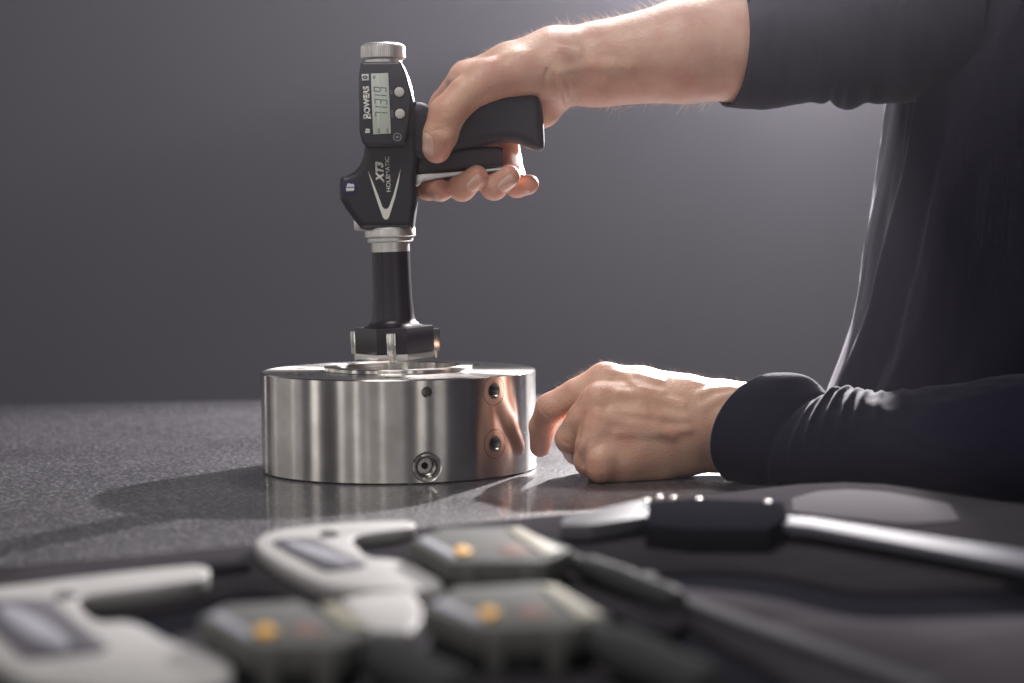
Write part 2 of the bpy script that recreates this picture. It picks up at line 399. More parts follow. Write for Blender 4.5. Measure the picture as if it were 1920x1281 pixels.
def fast_mesh(name, V, F, smooth=True):
    me = bpy.data.meshes.new(name); V = np.asarray(V)*S; F = np.asarray(F)
    me.vertices.add(len(V)); me.vertices.foreach_set('co', V.astype(np.float32).ravel())
    me.loops.add(F.size); me.loops.foreach_set('vertex_index', F.astype(np.int32).ravel())
    me.polygons.add(len(F)); me.polygons.foreach_set('loop_start', np.arange(0, F.size, 4, dtype=np.int32))
    me.update(calc_edges=True); me.validate()
    if smooth: me.shade_smooth()
    return me

# ================================================================== the setting
def wall():
    bm = bmesh.new()
    for x, z in ((-4200, -900), (4200, -900), (4200, 2900), (-4200, 2900)): bm.verts.new(Vector((x, 2600, z))*S)
    f = bm.faces.new(bm.verts); r = bmesh.ops.extrude_face_region(bm, geom=[f])
    bmesh.ops.translate(bm, verts=[v for v in r['geom'] if isinstance(v, bmesh.types.BMVert)], vec=(0, .08, 0))
    return tag(link('backdrop_wall', bm_mesh('backdrop_wall', bm), WALL), kind='structure')
wall()
def table():
    a = at(0, 758, z=0); b = at(1005, 742, z=0); d = (b-a)/np.linalg.norm(b-a); d[2] = 0
    n = np.array([d[1], -d[0], 0])
    P = [a-d*700, b+d*900, b+d*900+n*1780, a-d*700+n*1780]
    me = prism('table_top', P, (0, 0, -32), 1.2, 3)
    return tag(link('table_top', me, TABLE), 'dark speckled table top that everything rests on', None, kind='structure')
table()

# ================================================================== the steel ring
RR, RH = 92.5, 66.4
def on_ring(px, py):
    o = CAM; d = ray(px, py)
    A = d[0]**2+d[1]**2; B = o[0]*d[0]+o[1]*d[1]; C = o[0]**2+o[1]**2-RR**2
    return o+d*((-B-math.sqrt(B*B-A*C))/A)
def steel_ring():
    root = empty('steel_ring', (0, 0, 0), 'turned steel ring standing on the table, drilled with holes in its side', 'metal ring')
    prof = [(91.9, 0.35), (92.5, 1.0), (92.5, 65.5), (91.6, 66.4), (51, 66.4), (50.2, 67), (50.2, 69.0), (49.7, 69.5), (42.0, 69.5), (41.2, 68.7), (41.2, 58), (36.6, 57.4), (35.8, 56.6), (35.8, 0.35)]
    n = 288; V = []; F = []; m = len(prof)
    for r, z in prof:
        for i in range(n): V.append((r*math.cos(2*math.pi*i/n), r*math.sin(2*math.pi*i/n), z))
    for k in range(m):
        k2 = (k+1) % m
        for i in range(n): F.append((k*n+i, k*n+(i+1) % n, k2*n+(i+1) % n, k2*n+i))
    me = pydata('body', V, F); bm = bmesh.new(); bm.from_mesh(me); bmesh.ops.recalc_face_normals(bm, faces=bm.faces); bm.to_mesh(me); bm.free()
    tmp = link('tmp_ring', me, None)
    cuts = []
    def cutter(p, ax, prof, nn=56):
        cm = lathe('cut', prof, p, ax, nn); o = link('cut', cm, None); cuts.append(o)
    info = []
    for px, py, kind in ((800, 735.5, 's'), (801, 876, 'b'), (926.5, 733, 'm'), (928.5, 832.5, 'm')):
        p = on_ring(px, py); ax = np.array([-p[0], -p[1], 0]); ax /= np.linalg.norm(ax); info.append((p, ax, kind))
        if kind == 's': cutter(p-ax*3, ax, [(4.6, 0), (3.0, 4.2), (2.9, 16)])
        elif kind == 'b':
            cutter(p-ax*3, ax, [(9.7, 0), (9.7, 3.9), (9.0, 4.3), (8.2, 4.4), (7.0, 4.4), (6.2, 5.6)]+[(6.3 if i % 2 else 5.5, 6+i*.6) for i in range(18)])
        else:
            cutter(p-ax*3, ax, [(5.6, 0), (5.0, 4.0)]+[(5.0 if i % 2 else 4.7, 4.5+i*.5) for i in range(20)])
            # thin joint round the pressed-in plug: an annular groove
            g = lathe('cut', [(9.55, 0), (9.55, 4.9), (9.15, 4.9), (9.15, 0), (9.55, 0)], p-ax*3, ax, 72, closed=False)
            b2 = bmesh.new(); b2.from_mesh(g); bmesh.ops.remove_doubles(b2, verts=b2.verts, dist=1e-7); bmesh.ops.recalc_face_normals(b2, faces=b2.faces); b2.to_mesh(g); b2.free()
            cuts.append(link('cut', g, None))
    for k, th in enumerate(np.radians([-160, -20, 40, 100, 160, 215, 270])):
        p = np.array([72*math.cos(th), 72*math.sin(th), RH+3]); cutter(p, (0, 0, -1), [(5.6, 0), (5.6, 7), (3.4, 7.5), (3.4, 20)], 40)
    for c in cuts:
        md = tmp.modifiers.new('b', 'BOOLEAN'); md.operation = 'DIFFERENCE'; md.solver = 'EXACT'; md.object = c
    dg = bpy.context.evaluated_depsgraph_get(); dg.update()
    me2 = bpy.data.meshes.new_from_object(tmp.evaluated_get(dg)); me2.name = 'body'
    for c in cuts+[tmp]: bpy.data.objects.remove(c, do_unlink=True)
    me2.materials.clear(); me2.materials.append(STEEL); me2.materials.append(HOLE)
    me2.shade_smooth(); N = [None]*len(me2.loops)
    for p in me2.polygons:
        p.material_index = 0
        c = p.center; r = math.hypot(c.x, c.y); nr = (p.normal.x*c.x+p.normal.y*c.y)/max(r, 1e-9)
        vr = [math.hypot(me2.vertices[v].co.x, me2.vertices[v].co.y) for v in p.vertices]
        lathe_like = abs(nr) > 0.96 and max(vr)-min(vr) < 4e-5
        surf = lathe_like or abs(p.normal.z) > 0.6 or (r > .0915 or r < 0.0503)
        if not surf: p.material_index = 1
        for li in p.loop_indices:
            co = me2.vertices[me2.loops[li].vertex_index].co
            N[li] = Vector((co.x, co.y, 0)).normalized()*(1 if nr > 0 else -1) if lathe_like else p.normal.copy()
    me2.normals_split_custom_set([tuple(v) for v in N])
    o = bpy.data.objects.new('body', me2); sc.collection.objects.link(o); o.parent = root
    # threaded set screw seen deep in the big lower hole
    p, ax, _ = info[1]
    child('set_screw', lathe('set_screw', [(5.4, 0), (5.4, 5), ], p+ax*8, ax, 32), CHROME, root)
    hx = lathe('hex_socket', [(2.4, -0.1), (2.4, .4)], p+ax*8-ax*.15, ax, 6)
    child('hex_socket', hx, CASE, root)
    return root
steel_ring()

# ================================================================== the bore gauge
def xz(pts, y): return [at(a, b, y=y)[[0, 2]] for a, b in pts]
def fr(pts, y): return [at(a, b, y=y) for a, b in pts]
def text_mesh(name, body, pos, right, up, size, m, parent, bold=0.0, shear=0.0, align='CENTER', ext=0.12, sx=1.0):
    c = bpy.data.curves.new(name, 'FONT'); c.body = body; c.size = 1; c.align_x = align; c.align_y = 'CENTER'; c.extrude = 0; c.offset = bold; c.shear = shear; c.resolution_u = 3
    o = bpy.data.objects.new('tmp_text', c); sc.collection.objects.link(o)
    dg = bpy.context.evaluated_depsgraph_get(); dg.update()
    me = bpy.data.meshes.new_from_object(o.evaluated_get(dg)); bpy.data.objects.remove(o, do_unlink=True)
    right = Vector(right).normalized(); up = Vector(up).normalized(); nrm = right.cross(up)
    bm = bmesh.new(); bm.from_mesh(me)
    for v in bm.verts:
        v.co = (Vector(pos)+right*(v.co.x*size*sx)+up*(v.co.y*size)+nrm*ext)*S
    r = bmesh.ops.extrude_face_region(bm, geom=list(bm.faces))
    bmesh.ops.translate(bm, verts=[g for g in r['geom'] if isinstance(g, bmesh.types.BMVert)], vec=-nrm*(ext+.1)*S)
    me2 = bm_mesh(name, bm)
    return child(name, me2, m, parent)

def bore_gauge():
    root = empty('bore_gauge', (-4, 0, 71), 'black pistol-grip bore gauge with digital display held over the steel ring', 'bore gauge')
    # moulded body and grip
    bodyp = [(690, 225), (684, 276), (681, 295), (674, 312), (664, 323), (652, 329), (641, 331), (637.5, 336), (637, 352), (638.5, 373), (648, 390), (663, 411), (679, 431), (730, 431.5), (775, 429.5), (778.5, 400), (782, 372), (780, 350), (781, 328), (786, 300), (781, 190), (740, 190)]
    f = extruded(xz(bodyp, -8), -16, 16, 5.0)
    lo = at(620, 450, y=0); hi = at(800, 170, y=0)
    V, F = polygonise(f, (lo[0], -20, lo[2]), (hi[0], 20, hi[2]), 0.8); body = child('body', fast_mesh('body', V, F), BLACK, root)
    gripp = [(760, 191), (790, 191), (801, 196), (811, 206), (828, 209), (850, 206), (888, 194), (917, 183), (955, 174), (981, 172), (998, 175), (1011, 184), (1018, 204), (1020, 246), (1021.5, 274), (1018, 282), (1006, 283.5), (991, 278), (972, 268.6), (955, 265), (928, 267.5), (896, 275), (860, 283), (800, 300), (760, 305)]
    f = extruded(smooth_poly(xz(gripp, -8), 1), -15, 15, 7.5)
    lo = at(740, 320, y=0); hi = at(1045, 150, y=0)
    V, F = polygonise(f, (lo[0], -20, lo[2]), (hi[0], 20, hi[2]), 0.8); child('grip', fast_mesh('grip', V, F), RUBBER, root)
    # trigger with its silver underside; end lengthened to stand in for shaded fingers
    tr = [(776, 290), (830, 282), (880, 276), (930, 274), (962, 282), (966, 300), (950, 311), (905, 318), (860, 321.5), (810, 325.5), (776, 329)]
    f = extruded(xz(tr, -6), -8, 8, 3)
    lo = at(760, 345, y=0); hi = at(945, 265, y=0)
    V, F = polygonise(f, (lo[0], -12, lo[2]), (hi[0], 12, hi[2]), 0.8); trig = child('trigger', fast_mesh('trigger', V, F), mat('dark_plum_trigger', (0.03, 0.012, 0.018), 0.4), root)
    st = [(777, 327.5), (800, 326), (860, 321.5), (945, 313.5), (946, 319), (880, 327), (850, 331), (812, 337), (792, 341), (784, 348), (777, 349)]
    child('trigger_strip', prism('trigger_strip', fr(st, -9), (0, 18, 0), 0.6), SATIN, trig)
    # display housing
    hp = [(680, 117), (676, 121), (673, 142), (673.5, 200), (674.5, 250), (680, 268), (687, 276.5), (735, 276), (756, 274), (762, 268), (768, 235), (773.5, 189), (770, 165), (764, 142), (754, 119), (751, 116)]
    f = extruded(xz(hp, -20), -26, 14, 2.4)
    lo = at(660, 292, y=0); hi = at(790, 100, y=0)
    V, F = polygonise(f, (lo[0], -30, lo[2]), (hi[0], 18, hi[2]), 0.7); hs = child('display_housing', fast_mesh('display_housing', V, F), BLACK, root)
    Y = -26.05
    scr = fr([(695.2, 138.2), (727.9, 137), (733.2, 250.4), (699.6, 252.4)], Y)
    child('screen', prism('screen', [p+np.array([0, -.25, 0]) for p in scr], (0, .6, 0), .12), LCD, root)
    rim = fr([(693.2, 136), (729.9, 135), (735.2, 252.4), (697.6, 254.4)], Y); child('screen_bezel', prism('screen_bezel', [p+np.array([0, -.1, 0]) for p in rim], (0, .4, 0), .05), ANOD, root)
    for bx, by in ((748.8, 172.7), (750, 213.6)):
        p = at(bx, by, y=Y); child('button', lathe('button', [(3.25, .4), (3.25, -.7), (2.9, -1.0), (1.5, -1.15), (0.3, -1.2)], p, (0, 1, 0), 40), GREYP, root)
        p2 = p+np.array([0, -.02, 0]); child('button_ring', lathe('button_ring', [(3.9, .3), (3.9, -.12), (3.4, -.2), (3.3, .2)], p2, (0, 1, 0), 40), CASE, root)
    # writing runs up the housing; slight lean like the tool's own
    upv = at(709, 140, y=Y)-at(714, 250, y=Y); upv /= np.linalg.norm(upv)
    left = np.cross(upv, (0, 1, 0)); left = -left/np.linalg.norm(left)
    if left[0] > 0: left = -left
    T = lambda n, b, px, py, size, m, **k: text_mesh(n, b, at(px, py, y=Y-.1), upv, left, size, m, root, **k)
    T('lettering', 'B', 689.0, 218.5, 6.6, PRINT, bold=0.05)
    T('lettering', 'OWERS', 687.8, 187.5, 5.3, PRINT, bold=0.05, sx=0.98)
    # seven-segment reading 71.319, as flat dark segments on the screen
    segs = {'7': 'abc', '1': 'bc', '3': 'abgcd', '9': 'abfgcd'}
    def seg_mesh(quads):
        V = []; F = []
        for q in quads:
            k = len(V); V += q; F.append((k, k+1, k+2, k+3))
        return pydata('digit', V, F)
    Y2 = Y-.32; W, Hh, tk = 3.2, 8.4, 0.62
    for ch, (px, py) in zip('71319', ((715.6, 215), (715, 204.5), (714.2, 191), (713.6, 182.5), (712.6, 168))):
        c = at(px, py, y=Y2); q = []
        def sg(x0, y0, x1, y1):
            q.append([c+upv*(x+.12*y)+left*y for x, y in ((x0, y0), (x1, y0), (x1, y1), (x0, y1))])
        for s in segs[ch]:
            hw, hh = W/2, Hh/2
            if s == 'a': sg(-hw, hh-tk, hw-.2, hh)
            if s == 'g': sg(-hw+.3, -tk/2, hw-.5, tk/2)
            if s == 'd': sg(-hw, -hh, hw-.2, -hh+tk)
            if s == 'b': sg(hw-tk, .25, hw, hh-.25)
            if s == 'c': sg(hw-tk, -hh+.25, hw, -.25)
            if s == 'f': sg(-hw, .25, -hw+tk, hh-.25)
        child('digit', seg_mesh(q), SEG, root)
    dq = []
    for px, py, a, b in ((701.5, 145, .9, 1.5), (710.5, 245.5, 1.6, 1.5), (726.5, 245, 1.6, 1.3), (716, 196.6, .35, .35)):
        c = at(px, py, y=Y2)
        if px == 716: c = at(722.8, 196.2, y=Y2)
        dq.append([c-upv*a-left*b/2, c+upv*a-left*b/2, c+upv*a+left*b/2, c-upv*a+left*b/2])
    child('indicator', seg_mesh(dq), mat('lcd_faint_mark', (0.22, 0.25, 0.22), .4), root)
    # boxed zero mark, bell mark, round mark and the small words by the buttons
    p = at(685, 145, y=Y-.1); child('zero_mark', box('zero_mark', p, upv*2.1, left*2.3, (0, .12, 0), .1), PRINT, root)
    T('zero_digit', '0', 685, 145, 4.4, CASE, bold=.02, ext=.3)
    def bell(px, py, s, Yb, par, m=PRINT):
        c = at(px, py, y=Yb)
        P1 = [(-2.2, -1.9), (-2.2, -.2), (2.0, -.2), (2.2, -1.2), (1.7, -1.9)]
        P2 = [(-2.2, .25), (-1.6, 1.0), (-1.5, 1.9), (-.3, 2.3), (.4, 1.7), (1.6, 1.9), (2.2, 1.2), (2.3, .25)]
        me = join_meshes('bell_mark', [prism('p', [c+upv*(b*s*-1*0+a*-s*0)+np.array([0, 0, 0])+left*(-a*0)+(-left)*(b*0)+upv*(b*s)+(-left)*(a*s) for a, b in P], (0, .2, 0)) for P in (P1, P2)])
        return child('bell_mark', me, m, par)
    bell(689, 245.5, .72, Y-.15, root)
    T('lettering', 'SET', 734.3, 173, 1.7, mat('grey_print', (.30, .29, .30), .5)); T('lettering', 'MODE', 735.6, 213, 1.7, mat('grey_print'))
    c = at(745, 257, y=Y-.1)
    child('power_mark', join_meshes('power_mark', [lathe('r', [(2.7, 0), (2.7, .15), (2.25, .15), (2.25, 0), (2.7, 0)], c, (0, 1, 0), 28, closed=False), box('b', c, upv*.9, left*.3, (0, .08, 0)), box('b', c+left*.9, upv*.35, left*.35, (0, .08, 0)), box('b', c-left*.9, upv*.35, left*.35, (0, .08, 0))]), mat('grey_print'), root)
    # marks on the body
    Yb = -16.05
    Tb = lambda n, b, px, py, size, m, **k: text_mesh(n, b, at(px, py, y=Yb-.1), upv, left, size, m, root, **k)
    Tb('lettering', 'XT3', 712.5, 323, 6.9, PRINT, bold=0.055, shear=0.3, sx=1.0)
    Tb('lettering', 'HOLEMATIC', 727.7, 327, 4.0, PRINT, bold=0.012, sx=1.06)
    vP = [(690, 320), (699, 341), (709, 366), (717, 388), (720.5, 391.8), (726, 391.8), (729.5, 388), (738, 364), (745, 338), (751.3, 316), (747.5, 342), (741, 370), (733, 396), (729, 408), (725.5, 411.6), (721.5, 411.6), (717.5, 407), (708, 380), (697, 345)]
    child('chevron_mark', prism('chevron_mark', fr(vP, Yb-.12), (0, .3, 0)), PRINT, root)
    c = at(656, 351.5, y=Yb-.02); child('badge', lathe('badge', [(5.0, .3), (5.0, -.1), (4.6, -.18), (.2, -.18)], c, (0, 1, 0), 40), BLUE, root)
    bell(656.5, 351.5, 1.25, Yb-.35, root)
    # knob on top: knurled
    a = at(718.6, 113, y=-6); b = at(718.2, 82, y=-6); ax = b-a; Lk = np.linalg.norm(ax)
    kn = lambda th, k: 1+(0.016*(1 if math.sin(th*60) > 0 else -1) if 2 <= k <= 4 else 0)
    child('knob', lathe('knob', [(13.4, 0), (14.4, .9), (14.65, 1.4), (14.65, Lk*.5), (14.65, Lk-2.4), (14.2, Lk-1.4), (13.0, Lk-.4), (12, Lk)], a, ax, 480, radf=kn, deg=28), SATIN, root)
    child('knob_neck', lathe('knob_neck', [(12.3, -2.2), (12.3, .6)], a, ax, 64), SATIN, root)
    # collar, shaft and head, coaxial and leaning a little
    top = at(731, 428, y=0); bot = at(738, 612, y=0); ax = bot-top; L = np.linalg.norm(ax); ax /= L
    mm = 0.3592
    k = lambda py: (py-428)/(612-428)*L
    child('collar', lathe('collar', [(16.4, k(427)), (17.1, k(432)), (17.1, k(443)), (16.6, k(444.5)), (14.6, k(444.8)), (14.6, k(445.6)), (15.4, k(446.4)), (15.4, k(452)), (14.8, k(453.6)), (12.8, k(454.2)), (12.8, k(472))], top, ax, 96), SATIN, root)
    blk = fr([(663, 410), (680, 408), (682, 431), (668, 432.5), (664, 430)], -4); child('side_catch', prism('side_catch', blk, (0, 12, 0), .5), SATIN, root)
    child('shaft', lathe('shaft', [(12.75, k(470.5)), (12.8, k(520)), (13.2, k(560)), (13.9, k(585)), (14.5, k(598)), (15.4, k(604)), (17.5, k(608.5)), (20, k(611.5))], top, ax, 96), ANOD, root)
    hc = at(738, 612.5, y=0); A = 25.0
    u = np.cross(ax, (0, 1, 0)); u /= np.linalg.norm(u)
    if u[0] < 0: u = -u
    v = np.cross(u, ax); v = v if v[1] > 0 else -v
    def plan(A, hw, t, rot=0):
        P = []
        for th in np.radians([-90, 30, 150]):
            n = np.array([math.cos(th), math.sin(th)]); tt = np.array([-n[1], n[0]])
            for s in (-1, 1): q = n*A+tt*hw*s; P.append(hc+u*q[0]+v*q[1]+ax*t)
        return P
    head = child('head', prism('head', plan(A, 10, 0), ax*17.6, 0.5), ANOD, root)
    child('base_plate', prism('base_plate', plan(A-.2, 10, 17.65), ax*3.9, 0.3), SATIN, root)
    for th in np.radians([-90, 30, 150]):
        n = u*math.cos(th)+v*math.sin(th); tt = -u*math.sin(th)+v*math.cos(th)
        c = hc+n*29.3+ax*10.6
        an = child('anvil', box('anvil', c, n*4.3, tt*3.0, ax*7.6, .5), CHROME, root)
        child('anvil_tip', lathe('anvil_tip', [(1.7, 0), (1.7, 4.4), (1.2, 5)], c+n*1.6+ax*7.5, ax, 24), CHROME, an)
    return root
bore_gauge()

# ================================================================== the person
def J(*q): return at(q[0], q[1], y=q[2])
class Hand: pass
def right_hand():
    h = Hand()
    wr = [J(1052, 128, 14), J(1120, 121, 16), J(1285, 96, 22), J(1400, 78, 28), J(1560, 58, 40), J(1760, 20, 60)]
    fore = union([chain(wr, [25, 27.5, 34.5, 40, 44, 46], 6), chain([J(1050, 122, 30), J(1150, 118, 34), J(1400, 80, 44)], [19, 22, 30], 6)], 14)
    meta = [chain([J(1040, 112, 6), J(955, 122, 6), J(876, 148, 8)], [21, 14.5, 11.2], 5),
            chain([J(1040, 114, 20), J(958, 126, 26), J(886, 155, 30)], [21, 15, 11.5], 5),
            chain([J(1040, 124, 30), J(975, 138, 40), J(912, 170, 46)], [19, 15, 11.5], 5),
            chain([J(1045, 136, 36), J(995, 158, 48), J(942, 190, 57)], [18, 14.5, 11], 5),
            chain([J(1040, 150, 26), J(1012, 198, 30), J(985, 215, 38)], [17, 14, 13], 8),            # heel of the palm
            chain([J(1035, 132, -2), J(968, 136, -10), J(905, 152, -17)], [19, 15, 13.0], 6)]           # ball of the thumb
    palm = union([fore]+meta, 9)
    F = {}
    F['thumb'] = ([J(915, 150, -16), J(872, 178, -23), J(838, 214, -27), J(826, 252, -27), J(819, 280, -25.5)], [13.2, 11.6, 11.9, 11.3, 9.3])
    F['index'] = ([J(874, 148, 8), J(833, 195, 22), J(799, 258, 34), J(797, 305, 24), J(803, 352, 10), J(829, 357, -8)], [11.5, 9.6, 9.6, 8.8, 8.4, 7.2])
    F['middle'] = ([J(886, 152, 30), J(868, 230, 36), J(854, 306, 30), J(857, 338, 12), J(866, 352, -5), J(894, 331, -9)], [12, 10.2, 10.2, 9.4, 9.0, 7.7])
    F['ring'] = ([J(912, 170, 46), J(908, 240, 46), J(910, 304, 36), J(917, 338, 18), J(926, 350, -2), J(954, 331, -6)], [11.5, 10, 10, 9.3, 9.0, 7.8])
    F['pinky'] = ([J(942, 190, 57), J(948, 250, 56), J(954, 302, 50), J(962, 330, 32), J(969, 349, 16), J(992, 346, 8)], [11, 9, 8.8, 8.2, 7.8, 6.6])
    digits = {k: chain(*v, 2.2) for k, v in F.items()}
    # soft pads and joints
    pads = [rcone(J(833, 258, -33), J(822, 286, -30), 6, 5)]
    fing = union([digits[k] for k in ('index', 'middle', 'ring', 'pinky')], 1.0)
    web = ellipsoid(J(888, 150, -4), (17, 13, 12))
    th = union([digits['thumb']]+pads, 3)
    base = lambda P: smin(smin(smin(palm(P), fing(P), 5), th(P), 5), web(P), 7)
    h.base = base; h.F = F
    add = []; sub = []
    S_ = lambda pl: on_surface_many(base, pl)
    # wrist creases
    for pl, r in (([(1030, 134), (1042, 154), (1050, 174), (1057, 198)], .45), ([(1012, 168), (1021, 150), (1028, 128)], .35), ([(1062, 150), (1068, 172), (1070, 190)], .2)):
        q = S_(pl)
        if len(q) > 1: sub.append((chain(q, [r]*len(q), .5), 2.4))
    # tendons and veins of the wrist
    for pl, r in (([(1045, 96), (1082, 104), (1110, 122), (1136, 138)], 1.7), ([(1052, 134), (1100, 128), (1150, 120)], 1.1), ([(1098, 120), (1135, 128), (1180, 126)], .9)):
        q = [p+np.array([0, r*.9, 0]) for p in S_(pl)]
        if len(q) > 1: add.append((chain(q, [r*.5]+[r]*(len(q)-2)+[r*.3], 1), 7))
    # thumb knuckle folds
    for pl in ([(815, 208), (828, 203), (842, 206)], [(813, 214), (828, 210), (846, 213)], [(808, 246), (820, 243), (836, 246)], [(817, 219), (832, 216)]):
        q = S_(pl); sub.append((chain(q, [.25]+[.5]*(len(q)-2)+[.25], .4), 1.2))
    for pl in ([(852, 356), (862, 366)], [(912, 354), (922, 366)], [(838, 352), (846, 362)]):
        q = S_(pl)
        if len(q) > 1: sub.append((chain(q, [.4]*len(q), .4), 1.2))
    h.add, h.sub = add, sub
    def full(P):
        d = base(P)
        for g, k in add: d = smin(d, g(P), k)
        for g, k in sub: d = -smin(-d, g(P), k)
        return d
    h.f = full
    return h
def left_hand():
    h = Hand()
    fore = union([chain([J(1275, 797, -64), J(1345, 800, -62), J(1450, 808, -68), J(1620, 820, -95), J(1900, 835, -140)], [24, 24, 23, 23, 25], 6),
                  chain([J(1275, 790, -48), J(1345, 792, -44), J(1430, 800, -50)], [20, 20, 19], 6)], 10)
    fore = union([fore, chain([J(1250, 770, -60), J(1350, 757, -58), J(1430, 755, -60)], [14, 13, 12], 6), chain([J(1250, 842, -66), J(1350, 838, -62), J(1430, 845, -70)], [15, 13.5, 12], 6)], 12)
    meta = [chain([J(1280, 752, -56), J(1200, 727, -56), J(1134, 714, -57)], [17, 13, 11.3], 5),
            chain([J(1280, 775, -64), J(1200, 756, -71), J(1122, 753, -76)], [17, 13, 11.2], 5),
            chain([J(1280, 800, -68), J(1200, 795, -78), J(1120, 802, -84)], [17, 13, 10.6], 5),
            chain([J(1280, 825, -66), J(1205, 835, -78), J(1130, 847, -86)], [17, 13, 10.2], 5),
            chain([J(1275, 845, -62), J(1225, 857, -70), J(1170, 862, -76)], [14, 13, 12], 6),
            chain([J(1215, 858, -72), J(1165, 868, -82), J(1140, 872, -86)], [14, 12, 10], 6),
            ellipsoid(J(1195, 795, -52), (34, 17, 30))]
    palm = union([fore]+meta, 11)
    F = {}
    F['index'] = ([J(1134, 714, -57), J(1080, 740, -60), J(1033, 766, -60), J(1017, 800, -48), J(1013, 838, -38)], [11.3, 9.9, 9.9, 8.7, 6.9])
    F['middle'] = ([J(1122, 753, -76), J(1092, 785, -76), J(1070, 823, -70), J(1082, 846, -50), J(1108, 850, -38)], [11, 9.8, 9.8, 8.8, 7.5])
    F['ring'] = ([J(1120, 802, -84), J(1108, 836, -87), J(1105, 864, -84), J(1125, 876, -62), J(1148, 870, -50)], [10.6, 9.8, 9.7, 8.6, 7.5])
    F['pinky'] = ([J(1130, 847, -86), J(1126, 862, -93), J(1126, 878, -93), J(1150, 884, -76), J(1170, 878, -62)], [10.2, 9.2, 8.9, 8, 7])
    F['thumb'] = ([J(1285, 775, -40), J(1215, 770, -28), J(1160, 795, -22), J(1120, 825, -22)], [15, 12.5, 10.5, 8.5])
    digits = {k: chain(*v, 2.2) for k, v in F.items()}
    fing = union([digits[k] for k in ('index', 'middle', 'ring', 'pinky')], 0.9)
    base = lambda P: smin(smin(palm(P), fing(P), 4), digits['thumb'](P), 4)
    h.base = base; h.F = F
    add = []; sub = []
    S_ = lambda pl: on_surface_many(base, pl)
    for pl, r in (([(1160, 738), (1215, 742), (1280, 760)], 1.1), ([(1150, 772), (1210, 778), (1285, 785)], 1.2), ([(1160, 812), (1230, 812), (1290, 806)], .9), ([(1150, 700), (1190, 706), (1235, 716)], 1.3), ([(1180, 712), (1200, 730), (1240, 738)], .9),
                  ([(1310, 742), (1335, 734), (1370, 730)], 1.3), ([(1320, 762), (1345, 750), (1375, 742)], 1.2), ([(1120, 778), (1180, 796), (1230, 800), (1260, 818)], .9)):
        q = [p+np.array([0, r*.8, 0]) for p in S_(pl)]
        if len(q) > 1: add.append((chain(q, [r*.25]+[r*.6]*(len(q)-2)+[r*.2], 1), 6))
    for pl in ([(1104, 722), (1094, 738), (1080, 760), (1064, 782), (1049, 799)], [(1096, 775), (1087, 800), (1082, 830), (1079, 848)], [(1103, 828), (1096, 850), (1093, 872)]):
        q = S_(pl); sub.append((chain(q, [.5]+[1.1]*(len(q)-1), .6), 2.2))
    for pl in ([(1014, 768), (1024, 779), (1036, 786)], [(1010, 777), (1020, 787)], [(1052, 826), (1066, 832)], [(1128, 690), (1120, 702)]):
        q = S_(pl)
        if len(q) > 1: sub.append((chain(q, [.3]*len(q), .4), 1.3))
    def full(P):
        d = base(P)
        for g, k in add: d = smin(d, g(P), k)
        for g, k in sub: d = -smin(-d, g(P), k)
        return d
    h.f = full
    return h

def make_nail(f, tip, prox, nrm, wdt, lng, back=0.25):
    d = tip-prox; d /= np.linalg.norm(d); nrm = nrm-d*(nrm@d); nrm /= np.linalg.norm(nrm); s = np.cross(d, nrm)
    nu, nv = 11, 13; O = []; E = []
    for j in range(nv):
        v = j/(nv-1)
        wv = wdt/2*min(1, (0.72+0.28*math.sin(min(1, v*2.2)*math.pi/2)))*(1 if v < .8 else math.sqrt(max(0.05, 1-((v-.8)/.26)**2)))
        for i in range(nu):
            u = -1+2*i/(nu-1); lun = -0.12*lng*(1-u*u)*(1-v)
            O.append(tip+d*(lng*(v-.62)+lun)+s*u*wv+nrm*14); E.append(max(abs(u)**4, (1-v)**8, v**14))
    P, hit = trace_many(f, O, np.repeat(-nrm[None], len(O), 0), 30); E = np.array(E)
    V = P+nrm*(0.55*(1-E)-.35*E)[:, None]
    F = [(j*nu+i, j*nu+i+1, (j+1)*nu+i+1, (j+1)*nu+i) for j in range(nv-1) for i in range(nu-1)]
    return pydata('fingernail', V, F, True)

def tube_loft(name, secs, nth, sub_, disp, cap=None, thick=0):
    """secs: (top px, bottom px, depth, second half-axis vector). Elliptic sections joined by a Catmull-Rom loft; disp(theta, s, point) -> mm along the normal"""
    C = []; A = []; B = []
    for (t, b, y, bv) in secs:
        T = at(*t, y=y); Bt = at(*b, y=y); C.append((T+Bt)/2); A.append((T-Bt)/2); B.append(np.array(bv, float))
    def cr(Q, s):
        i = min(int(s), len(Q)-2); t = s-i
        p0 = Q[max(i-1, 0)]; p1 = Q[i]; p2 = Q[i+1]; p3 = Q[min(i+2, len(Q)-1)]
        return .5*((2*p1)+(-p0+p2)*t+(2*p0-5*p1+4*p2-p3)*t*t+(-p0+3*p1-3*p2+p3)*t**3)
    ns = (len(secs)-1)*sub_+1; V = np.zeros((ns, nth, 3))
    for j in range(ns):
        s = j/sub_ if j < ns-1 else len(secs)-1-1e-6; c, a, b = cr(C, s), cr(A, s), cr(B, s)
        for i in range(nth):
            th = 2*math.pi*i/nth; e = math.cos(th)*a+math.sin(th)*b; n = e/np.linalg.norm(e)
            V[j, i] = c+e+n*disp(th, s, c+e)
    return V
def grid_faces(ns, nth, off=0, flip=False):
    F = []
    for j in range(ns-1):
        for i in range(nth):
            q = (off+j*nth+i, off+j*nth+(i+1) % nth, off+(j+1)*nth+(i+1) % nth, off+(j+1)*nth+i)
            F.append(q[::-1] if flip else q)
    return F
